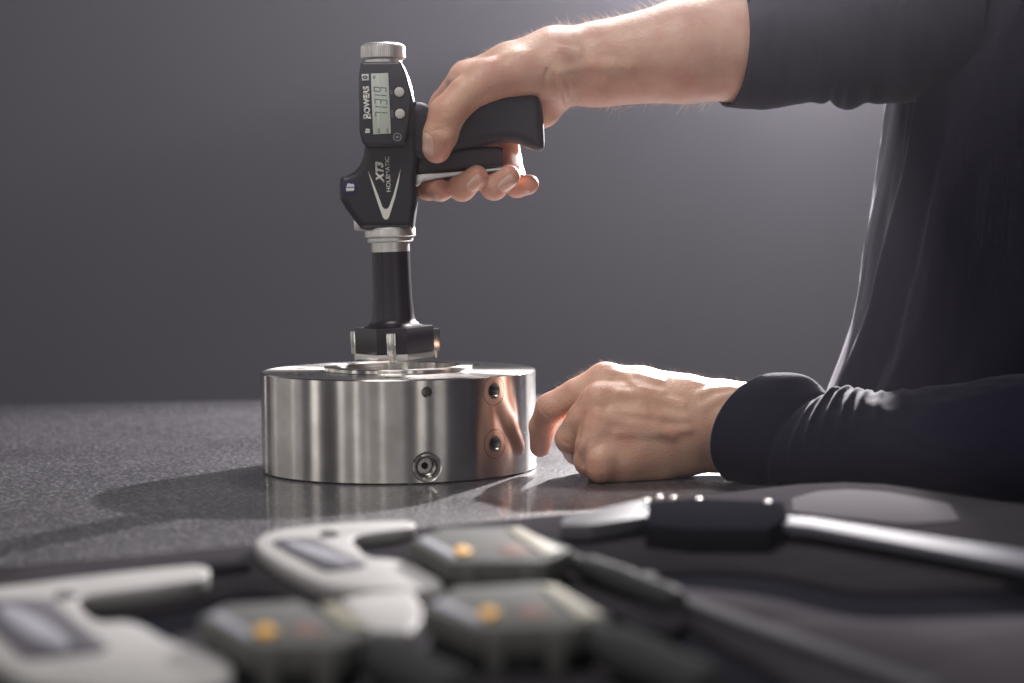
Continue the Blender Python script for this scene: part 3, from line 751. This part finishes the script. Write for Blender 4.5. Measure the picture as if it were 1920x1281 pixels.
def shell(name, V, thick=1.6, m=None):
    """a cloth tube with a rolled open hem at its first section"""
    ns, nth, _ = V.shape
    cen = V.mean(1, keepdims=True); d = V-cen; d /= np.linalg.norm(d, axis=2, keepdims=True)
    inn = V-d*thick; ax = (cen[1]-cen[0])[0]; ax /= np.linalg.norm(ax)
    hem = (V[0]+inn[0])/2-ax*thick*.6
    rows = [inn[12 if ns > 12 else ns-1], inn[4 if ns > 4 else 1], inn[0], hem]+[V[j] for j in range(ns)]
    A = np.stack(rows); F = grid_faces(len(rows), nth)
    me = pydata(name, A.reshape(-1, 3), F); bm = bmesh.new(); bm.from_mesh(me); bmesh.ops.recalc_face_normals(bm, faces=bm.faces); bm.to_mesh(me); bm.free(); me.shade_smooth()
    return me
def nz(x, y, z, sc_=1.0): return mnoise.noise(Vector((x*sc_, y*sc_, z*sc_)))

def person():
    root = empty('person', (330, 60, 0), 'person in navy sweatshirt steadying the ring and holding the bore gauge', 'person')
    R = right_hand(); Lh = left_hand()
    meshes = []
    lo = at(770, 400, y=0); hi = at(1500, -120, y=40)
    VR, FR = polygonise(R.f, (lo[0], -48, lo[2]), (hi[0], 98, hi[2]), 1.0)
    lo2 = at(975, 925, y=-60); hi2 = at(1560, 660, y=-60)
    VL, FL = polygonise(Lh.f, (lo2[0], -135, -4), (hi2[0], 20, hi2[2]), 1.0)
    VL[:, 2] = np.maximum(VL[:, 2], 0.15)
    # hidden trunk and upper arms that carry both forearms
    tr = union([ellipsoid((500, 85, 190), (75, 60, 250)), chain([J(1500, 60, 38), J(1760, 20, 60), (500, 85, 330)], [34, 34, 40], 10), chain([J(1560, 830, -88), J(1900, 845, -130)], [19, 24], 10)], 12)
    VT, FT = polygonise(tr, (230, -200, -130), (620, 190, 480), 6.0)
    n1, n2 = len(VR), len(VL)
    V = np.concatenate([VR, VL, VT]); F = np.concatenate([FR, FL+n1, FT+n1+n2])
    me = fast_mesh('body', V, F)
    # flushed skin over knuckles and fingertips
    red = np.zeros(len(V))
    for hd in (R, Lh):
        for k, (pts, rad) in hd.F.items():
            for w_, p, r in ((.55, pts[-1], 12), (.35, pts[2], 12), (.3, pts[0], 14)):
                red = np.maximum(red, w_*np.exp(-((V-p)**2).sum(1)/(2*r*r)))
    at_ = me.attributes.new('redness', 'FLOAT', 'POINT')
    if len(me.vertices) == len(V): at_.data.foreach_set('value', red.astype(np.float32))
    body = child('body', me, SKIN, root)
    # nails
    up = np.array([0, 0, 1.]); cam_ = np.array([0, -1., 0])
    for hd, k, nv, wd, ln in ((R, 'thumb', np.array([-.75, -.62, .1]), 15, 14), (R, 'index', np.array([0.05, -.7, -.75]), 10.5, 10.5), (R, 'middle', np.array([.40, -.9, -.30]), 10, 12.5), (R, 'ring', np.array([.40, -.9, -.30]), 10, 12.5), (R, 'pinky', np.array([.2, -.6, -.8]), 8.0, 9)):
        p = hd.F[k][0]
        child('fingernail', make_nail(hd.f, p[-1], p[-2], nv, wd, ln), NAIL, body)
    # hair: fine strands, densest where the arm turns from the camera
    Vn = np.array([v.normal[:] for v in me.vertices]) if len(me.vertices) == len(V) else None
    if Vn is not None:
        HV = []; HF = []
        def strand(p, n, lean, ln, rad):
            d = n*.8+lean+rng.normal(0, .22, 3); d /= np.linalg.norm(d); bend = rng.normal(0, .30, 3)+lean*.6+np.array([0, 0, -.1])
            s1 = np.cross(d, (0.3, .5, .8)); s1 /= np.linalg.norm(s1); s2 = np.cross(d, s1); k0 = len(HV); m = 5
            q = p-n*.3
            for j in range(m):
                r = rad*(1-.8*j/(m-1))
                for t in range(3): HV.append(q+r*(math.cos(t*2.094)*s1+math.sin(t*2.094)*s2))
                d2 = d+bend*(j/(m-1)); d2 /= np.linalg.norm(d2); q = q+d2*ln/(m-1)
            for j in range(m-1):
                for t in range(3): HF.append((k0+j*3+t, k0+j*3+(t+1) % 3, k0+(j+1)*3+(t+1) % 3, k0+(j+1)*3+t))
        I = np.arange(n1); px = V[:n1, 0]
        x0, x1 = at(855, 100, y=10)[0], at(1385, 100, y=20)[0]
        arm = I[(px > x0) & (px < x1) & ((Vn[:n1, 2] > .55) | ((Vn[:n1, 2] < -.55) & (px > at(1065, 200, y=10)[0]))) & (VR[:, 2] > at(900, 240, y=10)[2])]
        xm = at(1040, 100, y=10)[0]
        for i in rng.choice(arm, 2600):
            if px[i] < xm and rng.random() < .45: continue
            lower = Vn[i, 2] < 0
            if lower and rng.random() < .5: continue
            long = rng.random() < (.13 if px[i] > xm else .03)
            strand(V[i], Vn[i], np.array([-.55, 0, 0]), rng.uniform(6, 11) if long else rng.uniform(1.8, 4.2), .085 if long else .06)
        I2 = np.arange(n1, n1+n2); hx = V[n1:n1+n2, 0]
        m2 = I2[(Vn[n1:n1+n2, 2] > .45) & (hx > at(1040, 740, y=-60)[0]) & (hx < at(1400, 730, y=-60)[0]) & (V[n1:n1+n2, 2] > at(1100, 760, y=-60)[2])]
        for i in rng.choice(m2, 500):
            strand(V[i], Vn[i], np.array([-.5, -.1, 0]), rng.uniform(2, 5.5), .055)
        ho = child('arm_hair', pydata('arm_hair', HV, HF, True), HAIR, body); ho['kind'] = 'stuff'
    # ------------------------------------------------ sweatshirt
    shirt = None
    # trunk: horizontal sections that follow the front edge of the garment
    zs = []
    edge = [(1790, -160), (1745, -40), (1712, 60), (1678, 187), (1661, 300), (1643, 397), (1631, 465), (1616, 562), (1588, 655), (1556, 738), (1540, 800), (1535, 900)]
    nth = 220; rows = []
    fold = lambda th, z: (4.5*math.sin(3*th+z*.006)*0+5*nz(math.cos(th)*2.2, math.sin(th)*2.2, z*.0045)+3.2*nz(math.cos(th)*6+z*.006, math.sin(th)*6, z*.008+7)+1.6*nz(math.cos(th)*15+z*.02, math.sin(th)*15, z*.02+3))
    K = 14
    for j in range((len(edge)-1)*K+1):
        i = min(j//K, len(edge)-2); t = (j-i*K)/K
        P = [np.array(edge[max(i-1, 0)]), np.array(edge[i]), np.array(edge[i+1]), np.array(edge[min(i+2, len(edge)-1)])]
        e = .5*(2*P[1]+(-P[0]+P[2])*t+(2*P[0]-5*P[1]+4*P[2]-P[3])*t*t+(-P[0]+3*P[1]-3*P[2]+P[3])*t**3)
        yc = 85; p = at(e[0], e[1], y=yc); z = p[2]; c = np.array([p[0]+135, yc, z]); row = []
        for q in range(nth):
            th = 2*math.pi*q/nth; cx_, sy_ = math.cos(th), math.sin(th)
            r = np.array([135*math.copysign(abs(cx_)**.85, cx_), 100*math.copysign(abs(sy_)**.85, sy_), 0]); n = np.array([cx_, sy_, 0])
            # long vertical folds of the open front
            g = 0
            for (th0, wd, hh) in ((math.pi+.32, .07, 5.5), (math.pi+.55, .10, -5), (math.pi+.80, .09, 4), (math.pi+1.15, .14, -4)):
                dth = (th-th0-(z-150)*.0011+math.pi) % (2*math.pi)-math.pi; g += hh*math.exp(-(dth/wd)**2)
            away = min(1, abs((th-math.pi+math.pi) % (2*math.pi)-math.pi)/.25)
            row.append(c+r+n*(fold(th, z)*(.25+.75*away)+g))
        rows.append(row)
    A = np.array(rows); ns = len(rows)
    me = pydata('sweatshirt', A.reshape(-1, 3), grid_faces(ns, nth), True)
    bm = bmesh.new(); bm.from_mesh(me); bmesh.ops.recalc_face_normals(bm, faces=bm.faces); bm.to_mesh(me); bm.free(); me.shade_smooth()
    shirt = child('sweatshirt', me, CLOTH, root)
    # right sleeve, pushed up to mid forearm
    secs = [((1374, -38), (1366, 201), 24, (9, -44, 0)), ((1440, -60), (1440, 204), 30, (4, -47, 0)), ((1520, -80), (1518, 192), 36, (0, -50, 0)), ((1600, -100), (1598, 199), 42, (0, -52, 0)), ((1690, -130), (1680, 192), 50, (0, -54, 0)), ((1830, -190), (1800, 190), 62, (0, -58, 0))]
    def dR(th, s, p):
        b = max(0, -math.cos(th))                      # bunched folds along the underside
        wv = b**2*(-3.2*math.exp(-((p[0]-at(1560, 190, y=36)[0])/3.2)**2)+2.6*math.exp(-((p[0]-at(1592, 190, y=36)[0])/7)**2)-1.8*math.exp(-((p[0]-at(1630, 190, y=36)[0])/5)**2))
        f_ = min(1, s*1.2)
        return wv+f_*(2.5*nz(p[0]*.03, p[1]*.02+p[2]*.03, 2)+1.2*nz(p[0]*.09, p[2]*.06, 9))
    V1 = tube_loft('r', secs, 160, 20, dR); child('sleeve', shell('sleeve', V1, 1.8), CLOTH, shirt)
    # left sleeve with its ribbed cuff
    secs = [((1452, 699), (1408, 912), -78, (-35, -27, 1)), ((1495, 704), (1436, 921), -80, (-31, -34, 1)), ((1540, 742), (1478, 925), -84, (-26, -38, 0)), ((1592, 731), (1540, 929), -95, (-24, -42, 0)), ((1660, 738), (1620, 936), -108, (-20, -46, 0)), ((1780, 722), (1730, 948), -128, (-14, -52, 0)), ((1960, 690), (1900, 965), -160, (-8, -58, 0)), ((2200, 640), (2130, 995), -200, (-4, -62, 0))]
    def dL(th, s, p):
        rib = .16*math.sin(th*110) if s < 1.75 else 0
        seam = -2.2*math.exp(-((s-1.9)/.12)**2)
        f_ = min(1, max(0, (s-1.9)*1.5)); top = max(0, math.cos(th-.35))
        d = 0
        for s0, a0, wd in ((2.35, 3.4, .09), (2.72, 4.2, .085), (3.08, 3.2, .08), (3.45, 2.6, .08), (3.75, 2.2, .07), (4.1, 1.8, .07), (4.5, 1.6, .08)):
            d += a0*math.exp(-((s-s0-.30*math.sin(th-.7))/wd)**2)*top**1.0
        bot = 1 if math.cos(th) > -.6 else .2
        return rib+seam+d*f_+f_*bot*(2.2*nz(p[0]*.03, p[1]*.03, p[2]*.03)+1.0*nz(p[0]*.1, p[1]*.08, p[2]*.1))
    V2 = tube_loft('l', secs, 320, 20, dL); V2[:, :, 2] = np.maximum(V2[:, :, 2], .6)
    child('sleeve', shell('sleeve', V2, 1.8), CLOTH, shirt)
    return root
person()


# ================================================================== the open case and the tools lying in it
def hp(pts, z): return [at(a, b, z=z) for a, b in pts]
def tool_case():
    root = empty('tool_case', (100, -450, 0), 'open dark case with foam inlay in the blurred foreground', 'tool case')
    out = [(-160, 1092), (0, 1076), (240, 1055), (480, 1031), (760, 1003), (1100, 968), (1300, 941), (1420, 926), (1500, 917), (1590, 913), (1670, 917), (1780, 933), (1920, 956), (2160, 998), (2400, 1500), (-300, 1500)]
    zt = 16
    P = hp(out, zt)
    child('shell', prism('shell', [p-np.array([0, 0, .0]) for p in P], (0, 0, -(zt-.4)), 1.4, 3), CASE, root)
    c = np.mean(P, 0)
    inner = [p+(c-p)/np.linalg.norm(c-p)*5 for p in P]
    lin = link('tmp_foam', prism('foam', [p+np.array([0, 0, 3.2]) for p in inner], (0, 0, -6), 1.2, 2), None)
    pockets = [[(1130, 1046), (1260, 1036), (1400, 1034), (1500, 1050), (1600, 1072), (1760, 1072), (1920, 1062), (2050, 1060), (2050, 1120), (1920, 1126), (1760, 1130), (1640, 1134), (1560, 1122), (1440, 1090), (1300, 1076), (1180, 1066)],
               [(140, 1120), (300, 1110), (420, 1085), (500, 1068), (560, 1100), (480, 1130), (380, 1150), (250, 1180), (160, 1176)],
               [(1180, 1150), (1290, 1130), (1340, 1160), (1480, 1230), (1560, 1290), (1400, 1300), (1240, 1200)]]
    cuts = []
    for pk in pockets:
        cuts.append(link('cut', prism('cut', smooth_poly(hp(pk, zt+9), 2), (0, 0, -13.5)), None))
    for q in cuts:
        md = lin.modifiers.new('b', 'BOOLEAN'); md.operation = 'DIFFERENCE'; md.solver = 'EXACT'; md.object = q
    dg = bpy.context.evaluated_depsgraph_get(); dg.update(); me = bpy.data.meshes.new_from_object(lin.evaluated_get(dg)); me.name = 'foam_inlay'
    for q in cuts+[lin]: bpy.data.objects.remove(q, do_unlink=True)
    me.materials.clear(); child('foam_inlay', me, FOAM, root)
    lit_outline = hp([(1484, 934), (1530, 921), (1590, 917), (1665, 922), (1780, 944), (1800, 975), (1700, 982), (1560, 968), (1486, 958)], zt+4.2)  # lighter plate painting in the patch of foam the back light hits
    child('lit_foam_patch', prism('lit_foam_patch', round_poly(lit_outline, 5), (0, 0, -1.4), .5), mat('lit_foam_grey', (.115, .108, .118), .8, Specular_IOR_Level=0.0), root)
    for pk in ([(20, 1092), (330, 1058), (470, 1048), (470, 1058), (330, 1076), (30, 1108)], [(1140, 1140), (1196, 1128), (1290, 1150), (1270, 1180), (1200, 1178)]):
        child('divider', prism('divider', round_poly(hp(pk, zt+6.5), 4), (0, 0, -4), .8), mat('charcoal_divider', (.018, .017, .02), .8, Specular_IOR_Level=0.0), root)
    return root
tool_case()
FZ = 19.4
def micrometer(label, frame, pad, oval, screw, headp, zf, zh, face, thimble, extra=None):
    c = np.mean(hp(headp, zh), 0); root = empty('outside_micrometer', (c[0], c[1], FZ), label, 'micrometer', 'micrometers lying in the case')
    if frame:
        fm = child('frame', prism('frame', smooth_poly(hp(frame, zf), 2) if len(frame) > 8 else round_poly(hp(frame, zf), 3), (0, 0, -(zf-FZ)), 1.4, 3), IVORY, root)
        if pad:
            pd = child('grip_plate', prism('grip_plate', round_poly(hp(pad, zf+1.2), 6), (0, 0, -2.2), .4), PAD, root)
            o = hp(oval, zf+1.6); a = (o[1]-o[0])/2; cc = (o[0]+o[1])/2; nrm = np.array([-a[1], a[0], 0]); nrm = nrm/np.linalg.norm(nrm)*np.linalg.norm(a)*.13
            child('badge', prism('badge', [cc+a*math.cos(t)+nrm*math.sin(t) for t in np.linspace(0, 2*math.pi, 28, endpoint=False)], (0, 0, -.8), .1), BADGE, pd)
        if screw:
            p = at(*screw, z=zf+.2); child('screw', lathe('screw', [(4.2, -1), (4.2, 1.6), (3.2, 2.4), (.3, 2.6)], p, (0, 0, 1), 28), IVORY, root)
    top = hp(headp, zh); low = [p.copy() for p in top]
    hd = child('display_head', prism('display_head', top, (0, 0, -9), 1.2, 3), HOUSE, root)
    cen = np.mean(top, 0); base = [cen+(p-cen)*.9-np.array([0, 0, 9.05]) for p in top]
    child('head_base', prism('head_base', base, (0, 0, -(zh-9.05-FZ)), .8), HOUSED, root)
    # details of the face: (polygon, material, name, height)
    for pts, m, nm, hh in face:
        child(nm, prism(nm, hp(pts, zh+hh), (0, 0, -(hh+.5)), .25), m, hd)
    f0, f1 = top[1], top[2]; dx = (f1-f0)/np.linalg.norm(f1-f0); out = np.array([dx[1], -dx[0], 0])
    for t in (.2, .82):
        q = f0+(f1-f0)*t; child('side_rib', box('side_rib', q-np.array([0, 0, 8.5])+out*.2, dx*3.0, out*1.4, (0, 0, 7.0), .6), HOUSE, root)
    (a, b, r, m) = thimble; pa, pb = at(*a, z=FZ+r), at(*b, z=FZ+r)
    Lx = np.linalg.norm(pb-pa); kn = lambda th, k: 1+.015*math.sin(40*th)*(2 <= k <= 3)
    child('thimble', lathe('thimble', [(r*.72, 0), (r*.72, Lx*.3), (r*.98, Lx*.32), (r, Lx*.62), (r*.9, Lx*.64), (r*.9, Lx*.95), (r*.7, Lx)], pa, pb-pa, 80, radf=kn), m, root)
    return root
B1 = [(771, 1013), (842, 1054), (1022, 1054), (1072, 1028), (958, 987), (830, 990)]
face1 = [([(782, 1010), (848, 1046), (862, 1040), (800, 1006)], BADGE, 'screen', .5), ([(850, 1029), (867, 1039), (886, 1031), (868, 1021)], YELLOW, 'button', 1.6),
         ([(930, 1026), (955, 1042), (1000, 1034), (966, 1018)], REDM, 'sticker', .4), ([(950, 990), (1020, 1040), (1052, 1030), (975, 988)], CREAM, 'key_row', .8)]
micrometer('ivory-framed micrometer nearest the steel ring', [(780, 975), (700, 977), (632, 980), (559, 987), (505, 995), (477, 1010), (481, 1028), (523, 1057), (588, 1089), (640, 1102), (720, 1106), (822, 1107), (836, 1092), (778, 1060), (740, 1047), (690, 1046), (670, 1024), (655, 1008), (690, 1000), (778, 990)],
           [(508, 1012), (586, 1006), (692, 1056), (612, 1068)], [(540, 1016), (654, 1058)], (619.5, 1003), B1, 25.5, 33, face1, ((1040, 1042), (1270, 1128), 5.5, HOUSED))
B2 = [(790, 1137), (890, 1179), (1074, 1175), (1146, 1155), (1022, 1092), (850, 1102)]
face2 = [([(806, 1130), (894, 1168), (912, 1160), (832, 1122)], BADGE, 'screen', .5), ([(896, 1146), (916, 1158), (940, 1147), (918, 1135)], YELLOW, 'button', 1.6),
         ([(960, 1142), (990, 1160), (1040, 1150), (1006, 1132)], REDM, 'sticker', .4), ([(1012, 1096), (1090, 1160), (1128, 1150), (1040, 1096)], CREAM, 'key_row', .8)]
micrometer('micrometer with grey display head at bottom centre, its ivory frame mostly hidden', [(636, 1122), (690, 1112), (772, 1106), (800, 1150), (770, 1186), (690, 1182)], None, None, None, B2, 25.5, 34, face2, ((1090, 1190), (1330, 1290), 8, HOUSED))
B3 = [(372, 1157), (470, 1210), (640, 1210), (696, 1188), (560, 1126), (420, 1134)]
face3 = [([(388, 1154), (462, 1196), (480, 1188), (412, 1146)], BADGE, 'screen', .5), ([(476, 1179), (497, 1191), (522, 1181), (499, 1168)], YELLOW, 'button', 1.6),
         ([(540, 1176), (568, 1192), (614, 1184), (582, 1166)], REDM, 'sticker', .4), ([(600, 1134), (650, 1176), (690, 1172), (630, 1130)], CREAM, 'key_row', .8)]
micrometer('ivory-framed micrometer at the left edge, closest to the camera', [(394, 1056), (300, 1064), (182, 1077), (60, 1092), (-60, 1108), (-110, 1140), (-60, 1200), (20, 1258), (90, 1285), (250, 1296), (420, 1290), (445, 1245), (370, 1212), (322, 1204), (252, 1160), (180, 1168), (150, 1136), (140, 1118), (260, 1104), (392, 1084)],
           [(-70, 1126), (92, 1122), (208, 1214), (48, 1232)], [(8, 1136), (122, 1214)], (125, 1118), B3, 26, 34, face3, ((660, 1210), (860, 1300), 8, HOUSED))
def caliper():
    c = at(1340, 960, z=FZ); root = empty('digital_caliper', (c[0], c[1], FZ), 'digital caliper with black slider and shiny steel beam lying in the case', 'caliper')
    z = 30
    child('slider', prism('slider', hp([(1218, 941), (1300, 934), (1470, 941), (1478, 968), (1440, 992), (1300, 992), (1210, 982)], z), (0, 0, -(z-FZ)), 1.4, 3), CASE, root)
    child('jaw', prism('jaw', hp([(1215, 934), (1150, 948), (1058, 968), (1050, 985), (1110, 984), (1216, 968)], z-2), (0, 0, -7), .5), mat('dull_silver', (.10, .098, .11), .6, Specular_IOR_Level=0.03), root)
    child('beam', prism('beam', hp([(1462, 966), (1520, 970), (1700, 998), (1990, 1042), (1990, 1072), (1700, 1020), (1520, 988), (1462, 982)], z-2), (0, 0, -4), .5), mat('satin_beam', (.10, .10, .125), .6, Specular_IOR_Level=0.01), root)
    for px, py in ((1212, 941), (1236, 935), (1262, 936), (1310, 938), (1440, 944)):  # silver studs added along the back edge to stand for glints
        p = at(px, py, z=z); child('button', lathe('button', [(1.7, -.5), (1.7, .8), (1.3, 1.2), (.3, 1.4)], p, (0, 0, 1), 24), SATIN, root)
    return root
caliper()
def flat_bar():
    P = [(1178, 1088), (1204, 1085), (1420, 1160), (1660, 1242), (1780, 1284), (1730, 1288), (1600, 1240), (1390, 1168)]
    c = at(1400, 1170, z=FZ); root = empty('flat_bar', (c[0], c[1], FZ), 'dull grey flat bar lying diagonally in the dark case', 'metal bar')
    child('blade', prism('blade', hp(P, 23), (0, 0, -(23-FZ)), .6), DULL, root)
    p = at(1212, 1086, z=26); child('end_screw', lathe('end_screw', [(4, -1), (4, 1.4), (3, 2)], p, (0, 0, 1), 24), HOUSED, root)
    return root
flat_bar()

# ------------------------------------------------------------------ added mist volume standing in for lens glare
def glare_mist():
    m = bpy.data.materials.new('glare_mist_volume'); m.use_nodes = True; N = m.node_tree.nodes
    N.remove(N['Principled BSDF']); v = N.new('ShaderNodeVolumePrincipled'); v.inputs['Color'].default_value = (0.90, 0.86, 1.0, 1)
    v.inputs['Density'].default_value = HAZE; v.inputs['Anisotropy'].default_value = 0.85
    m.node_tree.links.new(v.outputs[0], N['Material Output'].inputs['Volume'])
    me = box('glare_mist', (0, 350, 300), (1900, 0, 0), (0, 2000, 0), (0, 0, 1150))
    o = link('glare_mist', me, m); tag(o, 'added thin mist standing in for lens glare around the back light', None, kind='stuff')
HAZE = 0.0095
glare_mist()
